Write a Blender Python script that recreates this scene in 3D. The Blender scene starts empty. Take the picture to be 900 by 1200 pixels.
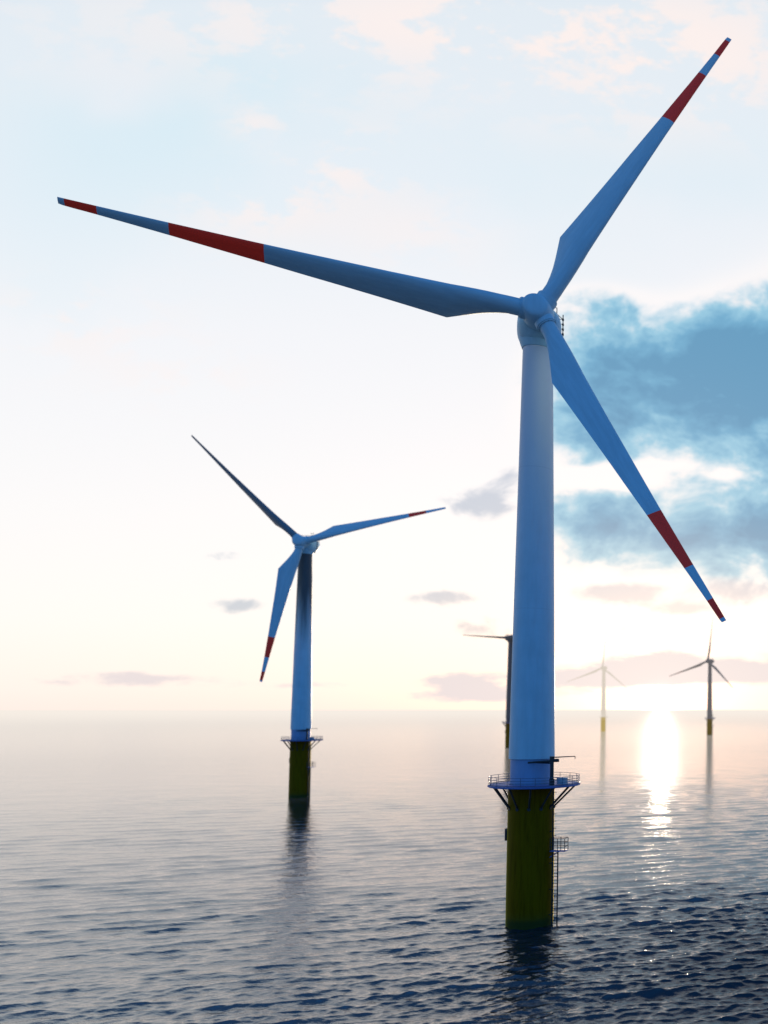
import bpy, bmesh, math, random
import numpy as np
from mathutils import Vector, Matrix

C = bpy.context.scene.collection
PI = math.pi
random.seed(7)
rng = np.random.default_rng(11)

# ------------------------------------------------------------------ helpers
class X:
    """tiny expression builder for shader math nodes"""
    def __init__(s, nt, sock): s.nt, s.k = nt, sock
    def _m(s, op, *a, clamp=False):
        n = s.nt.nodes.new('ShaderNodeMath'); n.operation = op; n.use_clamp = clamp
        for i, v in enumerate((s,) + a):
            if isinstance(v, X): s.nt.links.new(v.k, n.inputs[i])
            else: n.inputs[i].default_value = float(v)
        return X(s.nt, n.outputs[0])
    def __add__(s, o): return s._m('ADD', o)
    def __radd__(s, o): return s._m('ADD', o)
    def __sub__(s, o): return s._m('SUBTRACT', o)
    def __rsub__(s, o): return (s * -1) + o
    def __mul__(s, o): return s._m('MULTIPLY', o)
    def __rmul__(s, o): return s._m('MULTIPLY', o)
    def __truediv__(s, o): return s._m('DIVIDE', o)
    def pow(s, o): return s._m('POWER', o)
    def exp(s): return s._m('EXPONENT')
    def sqrt(s): return s._m('SQRT')
    def abs(s): return s._m('ABSOLUTE')
    def max(s, o): return s._m('MAXIMUM', o)
    def min(s, o): return s._m('MINIMUM', o)
    def gt(s, o): return s._m('GREATER_THAN', o)
    def lt(s, o): return s._m('LESS_THAN', o)
    def clamp(s): return s._m('ADD', 0.0, clamp=True)
    def smooth(s, lo, hi, a=0.0, b=1.0):
        n = s.nt.nodes.new('ShaderNodeMapRange'); n.interpolation_type = 'SMOOTHSTEP'; n.clamp = True
        s.nt.links.new(s.k, n.inputs[0])
        for i, v in enumerate((lo, hi, a, b)): n.inputs[i + 1].default_value = v
        return X(s.nt, n.outputs[0])

def combine(nt, x, y, z):
    n = nt.nodes.new('ShaderNodeCombineXYZ')
    for i, v in enumerate((x, y, z)):
        if isinstance(v, X): nt.links.new(v.k, n.inputs[i])
        else: n.inputs[i].default_value = v
    return n.outputs[0]

def separate(nt, sock):
    n = nt.nodes.new('ShaderNodeSeparateXYZ'); nt.links.new(sock, n.inputs[0])
    return [X(nt, o) for o in n.outputs]

def noise(nt, vec, scale, detail=4, rough=0.55, dist=0.0, dims='3D'):
    n = nt.nodes.new('ShaderNodeTexNoise'); n.noise_dimensions = dims
    n.inputs['Scale'].default_value = scale; n.inputs['Detail'].default_value = detail
    n.inputs['Roughness'].default_value = rough; n.inputs['Distortion'].default_value = dist
    if vec is not None: nt.links.new(vec, n.inputs['Vector'])
    return X(nt, n.outputs[0])

def mixc(nt, fac, a, b, mode='MIX'):
    n = nt.nodes.new('ShaderNodeMix'); n.data_type = 'RGBA'; n.blend_type = mode
    if isinstance(fac, X): nt.links.new(fac.k, n.inputs[0])
    else: n.inputs[0].default_value = fac
    for i, v in ((6, a), (7, b)):
        if isinstance(v, tuple): n.inputs[i].default_value = v if len(v) == 4 else v + (1,)
        else: nt.links.new(v, n.inputs[i])
    return n.outputs[2]

def ramp(nt, x, stops):
    n = nt.nodes.new('ShaderNodeValToRGB'); r = n.color_ramp
    nt.links.new(x.k, n.inputs[0])
    while len(r.elements) < len(stops): r.elements.new(0.5)
    for e, (p, c) in zip(r.elements, stops): e.position = p; e.color = tuple(c) + (1,)
    return n.outputs[0]

def material(name):
    m = bpy.data.materials.new(name); m.use_nodes = True
    return m, m.node_tree, m.node_tree.nodes['Principled BSDF']

def objpos(nt):
    t = nt.nodes.new('ShaderNodeTexCoord'); return t.outputs['Object']

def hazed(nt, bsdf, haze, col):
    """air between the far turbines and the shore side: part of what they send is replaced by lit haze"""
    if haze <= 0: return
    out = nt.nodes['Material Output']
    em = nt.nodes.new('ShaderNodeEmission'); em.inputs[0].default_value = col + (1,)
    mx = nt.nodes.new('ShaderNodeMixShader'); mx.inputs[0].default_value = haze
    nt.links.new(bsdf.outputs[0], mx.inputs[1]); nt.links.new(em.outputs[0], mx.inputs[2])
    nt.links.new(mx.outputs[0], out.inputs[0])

def obj(name, bm, mat, parent=None, sharp=35, mw=None):
    me = bpy.data.meshes.new(name)
    bmesh.ops.recalc_face_normals(bm, faces=bm.faces)
    bm.to_mesh(me); bm.free()
    for p in me.polygons: p.use_smooth = True
    me.set_sharp_from_angle(angle=math.radians(sharp))
    me.materials.append(mat)
    o = bpy.data.objects.new(name, me); C.objects.link(o)
    if parent is not None: o.parent = parent
    if mw is not None: o.matrix_local = mw
    return o

def frame_to(p, q):
    p, q = Vector(p), Vector(q); d = q - p
    return p, d, d.to_track_quat('Z', 'Y').to_matrix()

def tube(bm, p, q, r, n=10, r2=None):
    p, d, R = frame_to(p, q); L = d.length; r2 = r if r2 is None else r2
    a = [bm.verts.new(p + R @ Vector((r * math.cos(2*PI*i/n), r * math.sin(2*PI*i/n), 0))) for i in range(n)]
    b = [bm.verts.new(p + R @ Vector((r2 * math.cos(2*PI*i/n), r2 * math.sin(2*PI*i/n), L))) for i in range(n)]
    for i in range(n): bm.faces.new((a[i], a[(i+1) % n], b[(i+1) % n], b[i]))
    bm.faces.new(a[::-1]); bm.faces.new(b)

def ring(bm, c, R, r, n=72, m=6, a0=0.0, a1=2*PI, axis=None):
    full = abs(a1 - a0 - 2*PI) < 1e-6
    k = n if full else n + 1; rows = []
    for i in range(k):
        t = a0 + (a1 - a0) * i / n
        rows.append([bm.verts.new((c[0] + (R + r*math.cos(2*PI*j/m)) * math.cos(t),
                                   c[1] + (R + r*math.cos(2*PI*j/m)) * math.sin(t),
                                   c[2] + r*math.sin(2*PI*j/m))) for j in range(m)])
    for i in range(n):
        A, B = rows[i], rows[(i+1) % k]
        for j in range(m): bm.faces.new((A[j], B[j], B[(j+1) % m], A[(j+1) % m]))
    if not full: bm.faces.new(rows[0][::-1]); bm.faces.new(rows[-1])

def lathe(bm, prof, n=64, cap0=True, cap1=True):
    rows = []
    for r, z in prof:
        rows.append([bm.verts.new((r*math.cos(2*PI*i/n), r*math.sin(2*PI*i/n), z)) for i in range(n)])
    for A, B in zip(rows, rows[1:]):
        for i in range(n): bm.faces.new((A[i], A[(i+1) % n], B[(i+1) % n], B[i]))
    if cap0: bm.faces.new(rows[0][::-1])
    if cap1: bm.faces.new(rows[-1])

def box(bm, c, s, bevel=0.0, rotz=0.0):
    g = bmesh.ops.create_cube(bm, size=1.0)
    M = Matrix.Translation(c) @ Matrix.Rotation(rotz, 4, 'Z') @ Matrix.Diagonal((s[0], s[1], s[2], 1))
    bmesh.ops.transform(bm, matrix=M, verts=g['verts'])
    if bevel:
        es = list({e for v in g['verts'] for e in v.link_edges})
        bmesh.ops.bevel(bm, geom=es, offset=bevel, segments=2, affect='EDGES', profile=0.5)

# ------------------------------------------------------------------ camera
W_, H_ = 900.0, 1200.0
F_, PX_, PY_, HOR = 1024.57, 1008.5, 790.63, 831.0
CAM_H = 30.0
PITCH = math.atan((HOR - PY_) / F_)
cam = bpy.data.cameras.new('camera'); co = bpy.data.objects.new('camera', cam); C.objects.link(co)
co.location = (0, 0, CAM_H); co.rotation_euler = (PI/2 + PITCH, 0, 0)
cam.sensor_fit = 'VERTICAL'; cam.sensor_height = 36.0
cam.lens = F_ / H_ * 36.0
cam.shift_x = -(PX_ - W_/2) / H_; cam.shift_y = (PY_ - H_/2) / H_
cam.clip_start = 0.5; cam.clip_end = 100000
cam.dof.use_dof = True; cam.dof.focus_distance = 108.0
cam.dof.aperture_fstop = (cam.lens / 1000.0) / 0.32
bpy.context.scene.camera = co

def sky_uv(px, py):
    """direction of a bearing and height in the sky as (x/y, z/y)"""
    d = ((px - PX_) / F_, 1.0, -(py - PY_) / F_)
    y = math.cos(PITCH) - d[2] * math.sin(PITCH); z = math.sin(PITCH) + d[2] * math.cos(PITCH)
    return d[0] / y, z / y

# ------------------------------------------------------------------ sun and sky
SUN_AZ = math.atan(-0.2285)            # bearing of the sun, seen from the camera (left of +Y)
SUN_EL = math.radians(1.5)
sdir = Vector((math.sin(SUN_AZ) * math.cos(SUN_EL), math.cos(SUN_AZ) * math.cos(SUN_EL), math.sin(SUN_EL)))
sl = bpy.data.lights.new('sun', 'SUN'); sl.energy = 5.0; sl.angle = math.radians(0.5); sl.color = (1.0, 0.80, 0.56)
so = bpy.data.objects.new('sun', sl); C.objects.link(so)
so.rotation_euler = (-sdir).to_track_quat('-Z', 'Y').to_euler(); so.location = (0, 0, 200)

w = bpy.data.worlds.new('World'); bpy.context.scene.world = w; w.use_nodes = True
nt = w.node_tree; nt.nodes.clear()
w.cycles.sampling_method = 'NONE'
out = nt.nodes.new('ShaderNodeOutputWorld')
bg1 = nt.nodes.new('ShaderNodeBackground'); bg2 = nt.nodes.new('ShaderNodeBackground')
add = nt.nodes.new('ShaderNodeAddShader')
nt.links.new(bg1.outputs[0], add.inputs[0]); nt.links.new(bg2.outputs[0], add.inputs[1])
nt.links.new(add.outputs[0], out.inputs[0])
sk = nt.nodes.new('ShaderNodeTexSky'); sk.sky_type = 'NISHITA'; sk.sun_disc = False
sk.sun_elevation = SUN_EL; sk.sun_rotation = SUN_AZ % (2*PI)
sk.air_density = 1.0; sk.dust_density = 1.0; sk.ozone_density = 2.5
nt.links.new(sk.outputs[0], bg1.inputs[0]); bg1.inputs[1].default_value = 0.05

tc = nt.nodes.new('ShaderNodeTexCoord')
dx, dy, dz = separate(nt, tc.outputs['Generated'])
ahead = dy.max(0.05)
u = dx / ahead; v = (dz / ahead).max(0.0)
infront = dy.smooth(0.10, 0.35)

base = ramp(nt, (v / 2.0).clamp(), [
    (0.000, (0.97, 0.875, 0.82)), (0.012, (0.975, 0.90, 0.86)), (0.05, (0.97, 0.925, 0.905)),
    (0.12, (0.955, 0.925, 0.915)), (0.22, (0.90, 0.90, 0.915)), (0.30, (0.82, 0.865, 0.905)),
    (0.415, (0.78, 0.84, 0.885)), (0.50, (0.36, 0.56, 0.76)), (0.66, (0.07, 0.16, 0.33)), (1.0, (0.04, 0.09, 0.20))])
uv = combine(nt, u, v * 1.7, 0.0)
warp = noise(nt, uv, 5.0, 2, 0.5, 0, '2D')
uvw = combine(nt, u + (warp - 0.5) * 0.10, v * 1.7 + (warp - 0.5) * 0.06, 3.1)
fb = noise(nt, uvw, 7.0, 5, 0.6, 0, '2D')
fb_fine = noise(nt, uvw, 22.0, 5, 0.62, 0, '2D')
low = noise(nt, combine(nt, u + 8.0, v * 1.3, 0.0), 3.2, 3, 0.5, 0, '2D')
lowb = noise(nt, combine(nt, u + v * 0.5, v * 2.0 + 15.0, 0.0), 5.5, 5, 0.6, 0, '2D')

def blobs(lst):
    tot = None
    for px, py, rx, ry, amp in lst:
        u0, v0 = sky_uv(px, py)
        a = (u - u0) * (F_ / rx); b = (v - v0) * (F_ / ry)
        g = ((a * a + b * b) * -1).exp() * amp
        tot = g if tot is None else tot + g
    return tot

# pale blue openings and faint rosy veils high up
open_blue = blobs([(190, 150, 200, 110, 0.9), (300, 90, 150, 60, 0.4), (820, 230, 170, 90, 0.45), (620, 200, 150, 90, 0.30), (60, 300, 120, 160, 0.3)]) * low.smooth(0.35, 0.62)
col = mixc(nt, (open_blue * 0.62).clamp(), base, (0.645, 0.825, 0.895))
veil = (blobs([(560, 25, 420, 75, 1.0), (410, 190, 70, 40, 0.75), (310, 245, 95, 45, 0.7), (300, 145, 35, 20, 0.6), (80, 380, 110, 45, 0.55), (480, 270, 90, 45, 0.5), (215, 440, 90, 35, 0.4), (800, 90, 190, 70, 0.7)])
        * (lowb + (fb_fine - 0.5) * 0.40).smooth(0.43, 0.58))
col = mixc(nt, veil.clamp(), col, (0.985, 0.875, 0.83))
# the blue cloud bank on the right
bank = blobs([(790, 462, 120, 66, 1.25), (905, 440, 110, 74, 1.1), (700, 425, 55, 45, 0.7), (690, 505, 55, 36, 0.7), (690, 365, 60, 28, 0.45), (870, 400, 90, 34, 0.6),
              (820, 618, 130, 50, 1.15), (700, 612, 60, 40, 0.9), (920, 640, 70, 45, 0.8), (1100, 500, 170, 190, 1.1), (1400, 380, 220, 200, 0.9),
              (715, 562, 60, 14, -0.62), (850, 556, 16, 8, -0.5), (780, 545, 60, 6, -0.3), (878, 655, 22, 18, -0.6), (660, 430, 14, 12, -0.3)])
dens = bank + ((fb - 0.5) * 1.45 + (fb_fine - 0.5) * 0.45) * bank.smooth(0.03, 0.35)
cmask = dens.smooth(0.12, 0.70)
ccol = ramp(nt, ((dens - 0.24 + (fb_fine - 0.5) * 0.9 + (low - 0.5) * 0.7) / 1.3).clamp(), [
    (0.0, (0.93, 0.86, 0.83)), (0.16, (0.58, 0.73, 0.80)), (0.40, (0.30, 0.57, 0.72)), (0.70, (0.155, 0.40, 0.59)), (1.0, (0.11, 0.31, 0.49))])
rim = (dens + 0.12).smooth(0.0, 0.25) * dens.smooth(0.15, 0.5, 1.0, 0.0) * bank.smooth(0.02, 0.2)
col = mixc(nt, rim * 0.8, col, (0.99, 0.94, 0.915))
col = mixc(nt, cmask, col, ccol)
# small flat clouds nearer the horizon
small = blobs([(560, 588, 42, 20, 1.0), (600, 560, 25, 18, 0.5), (523, 702, 42, 11, 0.95), (275, 709, 34, 9, 1.0), (265, 652, 28, 8, 0.5), (728, 698, 50, 15, 1.15), (870, 692, 60, 16, 0.95), (800, 712, 40, 9, 0.6),
               (566, 735, 36, 13, 0.8), (745, 740, 55, 11, 0.55), (410, 490, 40, 15, 0.3)])
sd = small + ((fb_fine - 0.5) * 1.7 + (fb - 0.5) * 0.8) * small.smooth(0.05, 0.4)
col = mixc(nt, sd.smooth(0.25, 0.95) * 0.9, col, (0.50, 0.56, 0.65))
# glow round the sun
du = dx - sdir.x; dzs = dz - 0.012
rr = du * du + dzs * dzs * 1.6
glow = (rr * -5500.0).exp() * 12.0 + (rr * -900.0).exp() * 0.5 + (rr * -260.0).exp() * 0.2 + (rr * -85.0).exp() * 0.24
gl = nt.nodes.new('ShaderNodeVectorMath'); gl.operation = 'SCALE'; gl.inputs[0].default_value = (1.0, 0.95, 0.84); nt.links.new(glow.k, gl.inputs[3])
col = mixc(nt, 1.0, col, gl.outputs[0], 'ADD')
lowbank = blobs([(775, 782, 62, 18, 1.7), (690, 795, 70, 14, 1.5), (855, 790, 60, 12, 1.5), (540, 800, 60, 13, 1.3), (575, 816, 90, 8, 1.0), (150, 796, 110, 9, 0.95), (330, 803, 80, 6, 0.7), (950, 780, 80, 16, 1.4)])
ld = lowbank + (noise(nt, combine(nt, u + 5.0, v * 3.5, 0.0), 15.0, 5, 0.62, 0, '2D') - 0.5) * 1.9 * lowbank.smooth(0.05, 0.5)
lmask = ld.smooth(0.30, 1.0) * 0.94
col = mixc(nt, lmask, col, (0.865, 0.775, 0.77))
warm = nt.nodes.new('ShaderNodeVectorMath'); warm.operation = 'SCALE'; warm.inputs[0].default_value = (1.0, 0.78, 0.42); nt.links.new(((rr * -45.0).exp() * 0.10).k, warm.inputs[3])
col = mixc(nt, 1.0, col, warm.outputs[0], 'ADD')
# the rest of the dome: deep dusk blue behind the camera
facing = (dx * math.sin(-0.42) + dy * math.cos(-0.42))
front = facing.smooth(-0.25, 0.70)
back = ramp(nt, dz.max(0.0).clamp(), [(0.0, (0.07, 0.25, 0.58)), (0.25, (0.065, 0.31, 0.80)), (0.7, (0.05, 0.27, 0.72)), (1.0, (0.04, 0.18, 0.5))])
side = mixc(nt, infront, (0.62, 0.68, 0.74), col)
high = dz.smooth(0.64, 0.85)
side = mixc(nt, high, side, (0.04, 0.10, 0.22))
col = mixc(nt, front, back, side)
# the low cloud hides the clear sky behind it
nt.links.new(mixc(nt, lmask, sk.outputs[0], (0.0, 0.0, 0.0)), bg1.inputs[0])
nt.links.new(col, bg2.inputs[0]); bg2.inputs[1].default_value = 0.97

# ------------------------------------------------------------------ sea
def build_sea():
    wedge = np.radians(np.linspace(-56, 8, 1150))
    rest = np.radians(np.linspace(8, 304, 150))[1:-1]
    th = np.concatenate([wedge, rest])                    # bearing from +Y, clockwise
    rs = [4.0]
    while rs[-1] < 42000:
        r = rs[-1]
        if r < 62: d = 3.5
        else: d = max(0.17, r * r / (CAM_H * 1024.0) * 0.5)
        if r > 1500: d = max(d, r * 0.06)
        d = min(d, r * 0.07) if r > 62 else d
        rs.append(r + d)
    rs = np.array(rs); nr, nth = len(rs), len(th)
    Rr, Th = np.meshgrid(rs, th, indexing='ij')
    Xc = Rr * np.sin(Th); Yc = Rr * np.cos(Th)
    dr = np.gradient(rs)[:, None] * np.ones_like(Xc)
    dth = np.gradient(th)[None, :] * Rr
    cell = np.maximum(dr, np.abs(dth) * 1.2)
    Z = np.zeros_like(Xc); DX = np.zeros_like(Xc); DY = np.zeros_like(Xc)
    N = 170
    lam = np.exp(rng.uniform(np.log(0.62), np.log(9.5), N))
    main = math.radians(-19.0)
    for L in lam:
        spread = 0.21 + 0.24 * (L < 1.8)
        a = main + rng.normal(0, spread)
        kx, ky = -math.sin(a) * 2*PI/L, -math.cos(a) * 2*PI/L
        slope = 0.0235 * (1.0 if L < 3.2 else (3.2 / L) ** 1.0) * rng.uniform(0.6, 1.3)
        amp = slope * L / (2*PI)
        fade = np.clip((L / cell - 1.8) / 3.5, 0, 1)
        ph = kx * Xc + ky * Yc + rng.uniform(0, 2*PI)
        s, c = np.sin(ph) * fade * amp, np.cos(ph) * fade * amp
        Z += s; DX += c * kx / math.hypot(kx, ky) * 0.9; DY += c * ky / math.hypot(kx, ky) * 0.9
    # gusts: patches of rougher and calmer water
    gust_and_patch = np.zeros_like(Xc)
    for i in range(14):
        L = rng.uniform(25, 90); a = rng.uniform(0, 2*PI)
        gust_and_patch += np.sin((Xc*math.cos(a)*0.5 + Yc*math.sin(a)) * 2*PI/L + rng.uniform(0, 6.28))
    gust_and_patch = 1.0 + 0.13 * gust_and_patch / math.sqrt(7)
    # steeper waves, added to darken the water in front of and beside the nearest turbine
    gust_and_patch *= 0.98 + 0.95 * np.exp(-(((Xc + 6) / 42) ** 2 + ((Yc - 108) / 55) ** 2))
    Z *= gust_and_patch; DX *= gust_and_patch; DY *= gust_and_patch
    co_ = np.stack([Xc + DX, Yc + DY, Z], -1).reshape(-1, 3)
    idx = np.arange(nr * nth).reshape(nr, nth)
    a = idx[:-1, :]; b = idx[1:, :]
    a2 = np.roll(a, -1, 1); b2 = np.roll(b, -1, 1)
    q = np.stack([a, b, b2, a2], -1).reshape(-1, 4)
    co_ = np.vstack([co_, [[0, 0, 0]]])
    cidx = nr * nth
    tri = np.stack([idx[0], np.roll(idx[0], -1), np.full(nth, cidx)], -1)
    me = bpy.data.meshes.new('sea')
    nv = len(co_); nq = len(q); ntq = len(tri)
    me.vertices.add(nv); me.vertices.foreach_set('co', co_.astype(np.float32).ravel())
    loops = np.concatenate([q[:, ::-1].ravel(), tri[:, ::-1].ravel()]).astype(np.int32)
    me.loops.add(len(loops)); me.loops.foreach_set('vertex_index', loops)
    me.polygons.add(nq + ntq)
    st = np.concatenate([np.arange(nq) * 4, nq * 4 + np.arange(ntq) * 3]).astype(np.int32)
    me.polygons.foreach_set('loop_start', st)
    me.update(calc_edges=True); me.validate()
    me.polygons.foreach_set('use_smooth', np.ones(len(me.polygons), dtype=bool))
    if sum(me.polygons[i].normal.z for i in range(0, 2000, 50)) < 0: me.flip_normals()
    o = bpy.data.objects.new('sea', me); C.objects.link(o); o['kind'] = 'structure'

    m, t, p = material('sea_water')
    P = objpos(t); x, y, z = separate(t, P)
    dist = (x * x + y * y).sqrt()
    far = dist.smooth(150, 900)
    p.inputs['Base Color'].default_value = (0.003, 0.014, 0.027, 1)
    rough = 0.01 + dist.smooth(150, 700) * 0.08 + dist.smooth(500, 2500) * 0.06
    t.links.new(rough.k, p.inputs['Roughness'])
    v1 = combine(t, x * 0.55, y, z)
    n1 = noise(t, v1, 1.1, 5, 0.62, 0.2)
    n2 = noise(t, combine(t, x * 0.4 - y * 0.13, y + x * 0.13, 4.0), 0.46, 5, 0.6, 0.1)
    dark_patch = (((x + 2.0) / 50.0) * ((x + 2.0) / 50.0) + ((y - 104.0) / 58.0) * ((y - 104.0) / 58.0)) * -1
    ior = 3.1 - dark_patch.exp() * 1.80  # reflection weakened inside the patch to darken the water there
    t.links.new(ior.k, p.inputs['IOR'])
    n3 = noise(t, combine(t, x * 0.4 - y * 0.10, y + x * 0.10, 9.0), 0.085, 4, 0.6)
    hgt = n3 * dist.smooth(200, 420) * dist.smooth(900, 4000, 1.5, 0.2) + n1 * dist.smooth(90, 420, 0.60, 0.0) + n2 * dist.smooth(300, 1800, 0.95, 0.2) * (dark_patch.exp() * 0.5 + 0.9)
    bp = t.nodes.new('ShaderNodeBump'); bp.inputs['Distance'].default_value = 1.0
    t.links.new(hgt.k, bp.inputs['Height'])
    bp.inputs['Strength'].default_value = 0.22
    t.links.new(bp.outputs[0], p.inputs['Normal'])
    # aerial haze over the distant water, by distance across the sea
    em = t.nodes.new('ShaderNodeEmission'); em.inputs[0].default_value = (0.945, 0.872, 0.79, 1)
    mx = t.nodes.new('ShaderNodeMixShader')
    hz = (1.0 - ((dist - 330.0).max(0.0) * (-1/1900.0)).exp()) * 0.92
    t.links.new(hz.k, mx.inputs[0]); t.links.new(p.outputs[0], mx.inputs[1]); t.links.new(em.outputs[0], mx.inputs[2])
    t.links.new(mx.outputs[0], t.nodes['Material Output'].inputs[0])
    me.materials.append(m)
    return o
build_sea()

# ------------------------------------------------------------------ turbine materials
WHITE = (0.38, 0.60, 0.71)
def paint(name, haze, hcol, base=WHITE, seams=None, shade=0.0):
    m, t, p = material(name)
    P = objpos(t); x, y, z = separate(t, P)
    n = noise(t, combine(t, x, y, z * 0.12), 1.3, 6, 0.65)
    d = noise(t, P, 0.35, 4, 0.5)
    b = tuple(c * 0.86 for c in base)
    c = mixc(t, (n * 0.6 + d * 0.5).smooth(0.35, 0.75), b, base)
    if seams:   # light on the upper tower painted in as a paler colour
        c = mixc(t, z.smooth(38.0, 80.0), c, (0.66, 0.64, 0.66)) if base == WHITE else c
        for zz in seams:
            k = (z - zz).abs().smooth(0.03, 0.07, 0.15, 0.0)
            c = mixc(t, k, c, (0.2, 0.22, 0.25))
    if shade:   # shading of the upper tower painted into its colour, with streaky edge
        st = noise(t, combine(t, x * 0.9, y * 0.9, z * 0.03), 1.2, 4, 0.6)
        k = (z + (st - 0.5) * 26.0).smooth(48.0, 72.0) * shade
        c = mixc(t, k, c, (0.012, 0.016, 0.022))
    t.links.new(c, p.inputs['Base Color'])
    r = n.smooth(0.2, 0.8, 0.42, 0.6); t.links.new(r.k, p.inputs['Roughness'])
    p.inputs['Specular IOR Level'].default_value = 0.3
    hazed(t, p, haze, hcol); return m

def yellow_paint(name, haze, hcol):
    m, t, p = material(name)
    P = objpos(t); x, y, z = separate(t, P)
    n = noise(t, combine(t, x, y, z * 0.10), 2.2, 7, 0.7)
    c = mixc(t, n.smooth(0.40, 0.72), (0.150, 0.080, 0.0004), (0.095, 0.048, 0.0003))
    wet = (z + (n - 0.5) * 1.1).smooth(0.7, 1.5, 1.0, 0.0)
    c = mixc(t, wet, c, (0.010, 0.013, 0.008))
    slime = (z + (n - 0.5) * 2.2).smooth(0.6, 2.6, 0.55, 0.0)
    c = mixc(t, slime, c, (0.06, 0.07, 0.012))
    t.links.new(c, p.inputs['Base Color']); p.inputs['Roughness'].default_value = 0.5
    p.inputs['Specular IOR Level'].default_value = 0.04
    p.inputs['Sheen Weight'].default_value = 1.0; p.inputs['Sheen Roughness'].default_value = 0.28; p.inputs['Sheen Tint'].default_value = (1.0, 0.75, 0.0, 1)
    hazed(t, p, haze, hcol); return m

def plain(name, haze, hcol, col, rough=0.55, metal=0.0):
    m, t, p = material(name)
    n = noise(t, objpos(t), 3.0, 5, 0.6)
    c = mixc(t, n.smooth(0.3, 0.75), tuple(v * 0.7 for v in col), col)
    t.links.new(c, p.inputs['Base Color']); p.inputs['Roughness'].default_value = rough; p.inputs['Metallic'].default_value = metal
    hazed(t, p, haze, hcol); return m

def blade_paint(name, haze, hcol, R, s, WHITE=WHITE, k=1.0):
    m, t, p = material(name)
    P = objpos(t); x, y, z = separate(t, P)
    q = z / R
    red = q.gt(s[0]) * q.lt(s[1]) + q.gt(s[2]) * q.lt(0.989)
    n = noise(t, combine(t, x, y, z * 0.15), 1.6, 6, 0.65)
    wcol = mixc(t, n.smooth(0.3, 0.75), tuple(v * 0.84 for v in WHITE), tuple(v * 0.97 for v in WHITE))
    rcol = mixc(t, n.smooth(0.3, 0.75), (0.78 * k, 0.030 * k, 0.014), (0.90 * k, 0.036 * k, 0.018))
    c = mixc(t, red, wcol, rcol)
    t.links.new(c, p.inputs['Base Color'])
    p.inputs['Roughness'].default_value = 0.5; p.inputs['Specular IOR Level'].default_value = 0.3
    # weak glow added to the red obstruction bands to brighten them
    p.inputs['Emission Color'].default_value = (1.0, 0.07, 0.03, 1); t.links.new((red * (0.034 * k)).k, p.inputs['Emission Strength'])
    hazed(t, p, haze, hcol); return m

# ------------------------------------------------------------------ turbine
def blade_mesh(R, pitch, twist):
    """span along Z, chord along +X (trailing edge) at zero pitch, thickness along Y"""
    #        s      chord  le    thick  roundness(1 = circle)
    st = [(0.034, 2.30, 0.50, 1.00, 1.0), (0.056, 2.30, 0.50, 1.00, 1.0), (0.075, 2.36, 0.49, 0.93, .92), (0.10, 2.72, 0.42, 0.76, .72), (0.13, 3.25, 0.35, .60, .45), (0.16, 3.83, 0.285, .47, .2),
          (0.195, 4.52, 0.225, .36, .05), (0.221, 5.0, 0.185, .30, 0), (0.224, 5.0, .185, .298, 0), (0.28, 4.56, .18, .27, 0), (0.36, 3.98, .17, .245, 0), (0.46, 3.35, .16, .22, 0), (0.55, 2.83, .145, .205, 0), (0.64, 2.30, .13, .19, 0),
          (0.73, 1.86, .125, .18, 0), (0.81, 1.47, .12, .17, 0), (0.88, 1.18, .12, .165, 0), (0.935, 0.97, .12, .16, 0), (0.975, .86, .12, .155, 0), (0.992, .80, .12, .15, 0), (1.0, .72, .13, .10, 0)]
    n = 18
    bm = bmesh.new(); rows = []
    for s, c, le, tk, rd in st:
        b = pitch + twist * (1 - s); cb, sb = math.cos(b), math.sin(b)
        row = []
        for i in range(2 * n):
            ph = PI * i / n                        # 0 at the trailing edge, PI at the nose
            xx = 0.5 * (1 + math.cos(ph))
            sg = 1 if ph < PI else -1
            yt = 5 * (0.2969 * math.sqrt(xx_) - 0.126*xx_ - 0.3516*xx_**2 + 0.2843*xx_**3 - 0.1036*xx_**4) if (xx_ := 1 - (1 - xx)) is not None else 0
            ya = sg * yt * tk * c + 0.0
            camber = 0.035 * 4 * xx * (1 - xx) * c * (1 - rd)
            yc = 0.5 * c * tk * math.sin(ph)
            xl = (xx - le) * c
            yl = (ya + camber) * (1 - rd) + yc * rd
            row.append(bm.verts.new((xl * cb - yl * sb, xl * sb + yl * cb, s * R)))
        rows.append(row)
    m = 2 * n
    for A, B in zip(rows, rows[1:]):
        for i in range(m): bm.faces.new((A[i], A[(i+1) % m], B[(i+1) % m], B[i]))
    bm.faces.new(rows[0][::-1]); bm.faces.new(rows[-1])
    return bm

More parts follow.
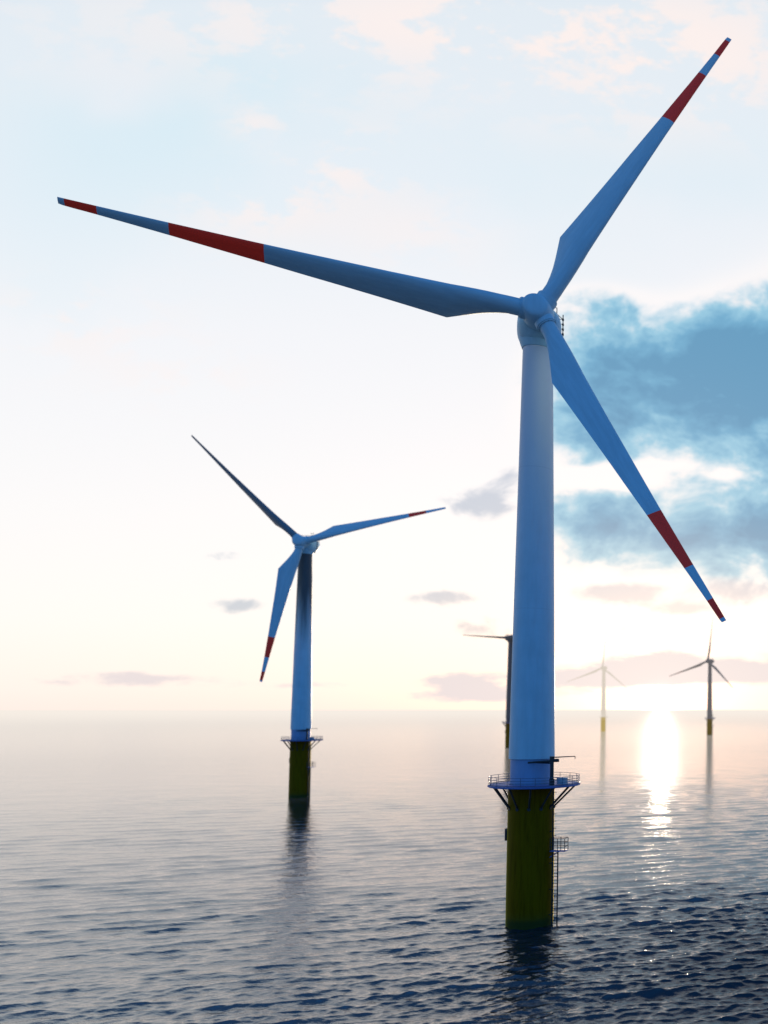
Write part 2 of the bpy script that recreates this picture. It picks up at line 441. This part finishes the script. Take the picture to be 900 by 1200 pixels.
def wind_turbine(loc, label, yaw, blades, hub_z=84.67, R=50.7, tilt=math.radians(5), overhang=4.5, haze=0.0, hcol=(1, 1, 1), twist=-0.25, stripes=None, base=WHITE, shade=0.0, shaded_blade=None):
    """blades: (azimuth, cone, pitch, length)"""
    root = bpy.data.objects.new('wind_turbine', None); C.objects.link(root); root.location = loc
    root.empty_display_size = 3
    root['label'] = label; root['category'] = 'wind turbine'; root['group'] = 'offshore wind turbines standing in the sea'
    tag = 'paint'
    M_tower = paint('tower_paint', haze, hcol, base, (44.0, 64.0), shade)
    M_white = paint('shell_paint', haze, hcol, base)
    M_low = paint('transition_paint', haze, hcol, tuple(c * k for c, k in zip(base, (0.55, 0.55, 0.75))))
    M_yel = yellow_paint('yellow_pile_paint', haze, tuple(c * k for c, k in zip(hcol, (0.66, 0.56, 0.24))))
    M_dark = plain('dark_steel', haze, hcol, (0.035, 0.035, 0.04), 0.5, 0.3)
    M_deck = plain('deck_paint', haze, hcol, (0.10, 0.16, 0.42), 0.6)
    M_rail = plain('rail_paint', haze, hcol, (0.10, 0.13, 0.20), 0.5)
    M_cab = plain('cabinet_paint', haze, hcol, (0.42, 0.52, 0.62), 0.5)

    # ---- foundation
    bm = bmesh.new(); lathe(bm, [(3.12, -9), (3.12, 6.0), (3.05, 18.6), (3.05, 18.9), (3.16, 18.95), (3.16, 19.25)], 80)
    pile = obj('foundation_pile', bm, M_yel, root)
    bm = bmesh.new(); box(bm, (-3.26, -0.3, 12.5), (0.34, 0.7, 1.7), 0.08)
    obj('junction_box', bm, M_dark, pile)
    # ---- platform
    PZ = 19.5; cx = 0.45
    bm = bmesh.new()
    lathe(bm, [(3.0, -0.24), (6.0, -0.24), (6.12, -0.18), (6.12, 0.02), (6.0, 0.06), (3.0, 0.06)], 72, False, False)
    rows = [v for v in bm.verts]
    bmesh.ops.translate(bm, verts=rows, vec=(0, 0, PZ))
    for vtx in bm.verts:
        if math.hypot(vtx.co.x, vtx.co.y) > 4: vtx.co.x += cx
    plat = obj('service_platform', bm, M_deck, root, 25)
    RR = 5.98
    bm = bmesh.new()
    for hz in (0.42, 0.78, 1.15): ring(bm, (cx, 0, PZ + 0.06 + hz), RR, 0.034, 72, 6)
    ring(bm, (cx, 0, PZ + 0.14), RR, 0.05, 72, 4)
    for i in range(20):
        a = 2*PI*i/20 + 0.05
        tube(bm, (cx + RR*math.cos(a), RR*math.sin(a), PZ + 0.03), (cx + RR*math.cos(a), RR*math.sin(a), PZ + 1.2), 0.036, 6)
    obj('railing', bm, M_rail, plat)
    for i in range(12):
        a = 2*PI*(i + 0.5)/12
        bm = bmesh.new()
        tube(bm, (cx + 5.5*math.cos(a), 5.5*math.sin(a), PZ - 0.2), (3.02*math.cos(a), 3.02*math.sin(a), PZ - 3.2), 0.13, 10)
        tube(bm, (2.98*math.cos(a), 2.98*math.sin(a), PZ - 3.25), (3.16*math.cos(a), 3.16*math.sin(a), PZ - 3.25), 0.24, 10)
        obj('strut', bm, M_dark, plat)
    bm = bmesh.new(); box(bm, (4.95, -1.9, PZ + 0.55), (1.25, 0.8, 0.85), 0.05, -0.3)
    box(bm, (4.95, -1.9, PZ + 1.0), (1.35, 0.9, 0.05), 0.01, -0.3)
    obj('cabinet', bm, M_cab, plat)
    # ---- davit crane
    c0 = Vector((3.75, -2.6, PZ))
    bm = bmesh.new()
    tube(bm, c0 + Vector((0, 0, .05)), c0 + Vector((0, 0, 0.9)), 0.36, 14)
    tube(bm, c0 + Vector((0, 0, .9)), c0 + Vector((0, 0, 3.5)), 0.25, 14)
    tube(bm, c0 + Vector((0, 0, 3.5)), c0 + Vector((0, 0, 4.0)), 0.32, 14)
    crane = obj('davit_crane', bm, M_dark, root)
    bm = bmesh.new()
    tube(bm, c0 + Vector((0.9, 0.25, 3.42)), c0 + Vector((-3.0, -0.9, 3.18)), 0.20, 8, 0.13)
    tube(bm, c0 + Vector((-0.2, 0, 3.05)), c0 + Vector((-1.9, -0.55, 3.16)), 0.09, 8)
    box(bm, c0 + Vector((0.35, 0.1, 3.5)), (1.0, .4, .34), 0.05, 0.28)
    obj('jib', bm, M_dark, crane)
    bm = bmesh.new()
    tube(bm, c0 + Vector((0.1, 0, 3.86)), c0 + Vector((3.0, 0.6, 3.98)), 0.085, 8, 0.06)
    tube(bm, c0 + Vector((2.97, 0.6, 3.98)), c0 + Vector((2.97, 0.6, 3.6)), 0.05, 6)
    obj('light_arm', bm, M_dark, crane)
    # ---- ladder, resting platform
    lx, ly = 3.42, -0.9
    bm = bmesh.new()
    tube(bm, (lx, ly, -3.0), (lx, ly, PZ - .24), 0.11, 8)
    tube(bm, (lx + 0.72, ly, -3.0), (lx + 0.72, ly, 10.35), 0.095, 8)
    z = 0.3
    while z < 10.3:
        tube(bm, (lx, ly, z), (lx + 0.72, ly, z), 0.05, 6); z += 0.46
    while z < PZ - 0.5:
        tube(bm, (lx - .02, ly, z), (lx + 0.45, ly, z), 0.045, 6); z += 1.0
    for z in (1.5, 5.0, 8.6, 13.0, 16.6): tube(bm, (2.85, -0.8, z), (lx, ly, z), 0.08, 8)
    lad = obj('access_ladder', bm, M_dark, root)
    bm = bmesh.new()
    box(bm, (4.3, ly, 10.35), (2.1, 1.5, 0.12), 0.02)
    tube(bm, (3.0, ly, 9.4), (4.4, ly, 10.3), 0.07, 8)
    rp = obj('rest_platform', bm, M_deck, root)
    bm = bmesh.new()
    X0, X1, Y0, Y1 = 3.3, 5.3, ly - .7, ly + .7
    for hz in (0.55, 1.1, 1.7):
        for a_, b_ in (((X0, Y0), (X1, Y0)), ((X1, Y0), (X1, Y1)), ((X1, Y1), (X0, Y1))):
            tube(bm, (*a_, 10.4 + hz), (*b_, 10.4 + hz), 0.045, 6)
    for px_, py_ in ((X0, Y0), (4.3, Y0), (X1, Y0), (X1, Y1), (4.3, Y1), (X0, Y1)):
        tube(bm, (px_, py_, 10.38), (px_, py_, 12.14), 0.05, 6)
    obj('railing', bm, M_dark, rp)
    # ---- tower
    bm = bmesh.new(); lathe(bm, [(2.82, 19.2), (2.82, 23.3)], 80)
    obj('transition_piece', bm, M_low, root)
    top = hub_z - 3.3
    prof = [(2.90, 23.06), (3.04, 23.1), (3.04, 23.3)]
    for i in range(1, 13):
        k = i / 12; prof.append((3.04 + (2.03 - 3.04) * k ** 1.05, 23.3 + (top - 23.3) * k))
    bm = bmesh.new(); lathe(bm, prof, 96)
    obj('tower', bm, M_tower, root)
    # ---- nacelle (local frame: x right, y back along the shaft, z up)
    a = Vector((math.sin(yaw) * math.cos(tilt), -math.cos(yaw) * math.cos(tilt), math.sin(tilt)))
    r = Vector((math.cos(yaw), math.sin(yaw), 0)); up = r.cross(a) * -1
    if up.z < 0: up = -up
    hub = Vector((0, 0, hub_z)) + a * overhang
    NM = Matrix.Translation(hub) @ Matrix((( r.x, -a.x, up.x, 0), (r.y, -a.y, up.y, 0), (r.z, -a.z, up.z, 0), (0, 0, 0, 1)))
    bm = bmesh.new(); rows = []
    nn = 40
    for y, hw, hh, zc, ex in ((1.55, 1.7, 1.7, 0, 2.0), (1.75, 2.15, 2.15, -.05, 2.1), (2.3, 2.6, 2.55, -.15, 2.3), (3.2, 2.9, 2.85, -.2, 2.6), (4.5, 3.0, 2.95, -.2, 2.7), (6.0, 3.0, 2.75, 0.0, 2.7), (7.5, 2.9, 2.3, 0.45, 2.6), (9.0, 2.6, 1.85, 0.85, 2.5), (10.2, 2.1, 1.4, 1.15, 2.3), (10.7, 1.5, 0.95, 1.3, 2.1)):
        row = []
        for i in range(nn):
            t = 2*PI*i/nn; ct, st_ = math.cos(t), math.sin(t)
            row.append(bm.verts.new((0.15 + hw * math.copysign(abs(ct) ** (2/ex), ct), y, zc + hh * math.copysign(abs(st_) ** (2/ex), st_))))
        rows.append(row)
    for A, B in zip(rows, rows[1:]):
        for i in range(nn): bm.faces.new((A[i], A[(i+1) % nn], B[(i+1) % nn], B[i]))
    bm.faces.new(rows[0]); bm.faces.new(rows[-1][::-1])
    nac = obj('nacelle', bm, M_white, root, 40, NM)
    bm = bmesh.new(); lathe(bm, [(2.08, top - .03), (2.16, top + .02), (2.45, top + .8), (2.72, top + 1.7), (2.84, top + 2.5), (2.84, top + 3.0)], 64, True, True)
    inv = NM.inverted()
    obj('yaw_collar', bm, M_white, nac, 35, inv)
    bm = bmesh.new()
    for sx in (-2.3, 2.5):
        for hz in (2.95, 3.5): tube(bm, (sx, 4.6, hz), (sx, 8.6, hz - .25), 0.05, 6)
        for k in range(6): tube(bm, (sx, 4.7 + k*0.75, 1.9), (sx, 4.7 + k*0.75, 3.5 - .05*k), 0.055, 6)
    for yy, hz in ((4.65, 3.5), (8.5, 3.25)): tube(bm, (-2.3, yy, hz), (2.5, yy, hz), 0.05, 6)
    tube(bm, (2.5, 4.7, 2.6), (3.35, 4.7, 1.9), 0.05, 6); tube(bm, (3.35, 4.7, 2.6), (3.35, 4.7, -1.2), 0.07, 6)
    for k in range(5): tube(bm, (2.9, 4.7, 1.9 - .75*k), (3.38, 4.7, 1.9 - .75*k), 0.05, 6); tube(bm, (3.35, 4.7, 2.0 - .75*k), (3.35, 4.7, 1.7 - .75*k), 0.14, 6)
    obj('roof_railing', bm, M_dark, nac)
    bm = bmesh.new()
    tube(bm, (1.9, 3.9, 2.3), (1.9, 3.9, 4.2), 0.06, 8); tube(bm, (1.5, 3.9, 3.9), (2.3, 3.9, 3.9), 0.04, 6)
    for sx in (1.5, 2.3): tube(bm, (sx, 3.9, 3.9), (sx, 3.9, 4.25), 0.09, 8)
    obj('wind_sensor', bm, M_dark, nac)
    # ---- hub
    bm = bmesh.new(); rows = []
    for y, rad in ((1.5, 1.95), (1.35, 2.08), (0.6, 2.12), (-0.5, 2.06), (-1.2, 1.92), (-1.62, 1.72), (-1.85, 1.58), (-1.97, 1.42), (-2.06, 1.0), (-2.10, 0.5)):
        off = -0.42 * min(1.0, max(0.0, (0.6 - y) / 2.4))
        rows.append([bm.verts.new((off + rad*math.cos(2*PI*i/56), y, rad*math.sin(2*PI*i/56))) for i in range(56)])
    for A, B in zip(rows, rows[1:]):
        for i in range(56): bm.faces.new((A[i], A[(i+1) % 56], B[(i+1) % 56], B[i]))
    bm.faces.new(rows[0]); bm.faces.new(rows[-1][::-1])
    rad_dirs = []
    for az, cone, pitch, RL in blades:
        rd = up * math.cos(az) + r * math.sin(az); tg = -up * math.sin(az) + r * math.cos(az)
        rdc = rd * math.cos(cone) + a * math.sin(cone)
        rad_dirs.append((rdc, tg, pitch, RL))
    Ri = NM.to_3x3().inverted()
    for rdc, *_ in rad_dirs:
        l = Ri @ rdc
        tube(bm, l * 1.0, l * 2.35, 1.42, 40); tube(bm, l * 2.30, l * 2.52, 1.32, 40)
    hb = obj('hub', bm, M_white, root, 30, NM)
    # ---- blades
    for k, (rdc, tg, pitch, RL) in enumerate(rad_dirs):
        zax = rdc.normalized(); xax = (-tg - zax * (-tg).dot(zax)).normalized(); yax = zax.cross(xax)
        s = 1 if yax.dot(a) > 0 else -1
        MB = Matrix.Translation(hub) @ Matrix(((xax.x, yax.x, zax.x, 0), (xax.y, yax.y, zax.y, 0), (xax.z, yax.z, zax.z, 0), (0, 0, 0, 1)))
        bmat = blade_paint('blade_paint', haze, hcol, RL, stripes[k] if stripes else (0.652, 0.828, 0.933), shaded_blade if (k == 0 and shaded_blade) else base, 1.0 if base == WHITE else 0.25)  # the first blade can have its shading painted into the base colour
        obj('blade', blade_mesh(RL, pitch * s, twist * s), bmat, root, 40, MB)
    return root

T3 = 2*PI/3
A0 = -1.55
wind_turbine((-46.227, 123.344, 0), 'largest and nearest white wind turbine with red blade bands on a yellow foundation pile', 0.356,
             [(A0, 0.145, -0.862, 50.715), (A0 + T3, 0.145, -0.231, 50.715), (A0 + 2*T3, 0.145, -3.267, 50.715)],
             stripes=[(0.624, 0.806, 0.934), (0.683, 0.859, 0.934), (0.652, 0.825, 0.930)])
A1 = -0.821
wind_turbine((-190.62, 298.34, 0), 'mid-sized wind turbine at the left, dark shade painted down its upper tower',
             0.2115, [(A1 + 0.045, 0.03, -0.80, 48.8), (A1 + T3, 0.0, -0.30, 47.2), (A1 + 2*T3 - 0.042, 0.0, -3.4, 48.8)], shade=0.9, shaded_blade=(0.13, 0.19, 0.24), stripes=[(2, 2, 2), (0.74, 0.86, 2), (0.69, 0.83, 0.93)], hub_z=86.4, R=48.5, overhang=4.0)
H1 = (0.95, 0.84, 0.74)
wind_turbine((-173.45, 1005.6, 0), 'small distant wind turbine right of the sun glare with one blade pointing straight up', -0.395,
             [(-1.9302, 0.145, -1.1, 50.7), (-1.9302 + T3, 0.145, -1.2, 50.7), (-1.9302 + 2*T3, 0.145, -1.1, 50.7)], haze=0.12, hcol=H1, base=(0.07, 0.075, 0.085))  # base: silhouette darkness of the far turbines put into their paint
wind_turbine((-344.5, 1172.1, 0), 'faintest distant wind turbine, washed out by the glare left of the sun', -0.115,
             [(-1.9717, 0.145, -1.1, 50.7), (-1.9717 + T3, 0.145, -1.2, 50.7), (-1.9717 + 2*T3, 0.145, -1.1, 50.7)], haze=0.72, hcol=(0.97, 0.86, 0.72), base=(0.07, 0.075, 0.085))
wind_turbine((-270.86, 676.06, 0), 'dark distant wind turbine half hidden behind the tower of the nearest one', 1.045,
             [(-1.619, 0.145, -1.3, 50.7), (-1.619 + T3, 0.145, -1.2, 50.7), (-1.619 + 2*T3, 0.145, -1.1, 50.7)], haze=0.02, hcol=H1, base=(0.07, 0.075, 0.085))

# ------------------------------------------------------------------ render settings
sc = bpy.context.scene
sc.render.engine = 'CYCLES'
sc.view_settings.view_transform = 'Standard'; sc.view_settings.look = 'None'; sc.view_settings.exposure = 0
sc.cycles.use_denoising = True
sc.cycles.sample_clamp_direct = 90.0; sc.cycles.sample_clamp_indirect = 4.0
sc.cycles.max_bounces = 6; sc.cycles.glossy_bounces = 4; sc.cycles.diffuse_bounces = 3
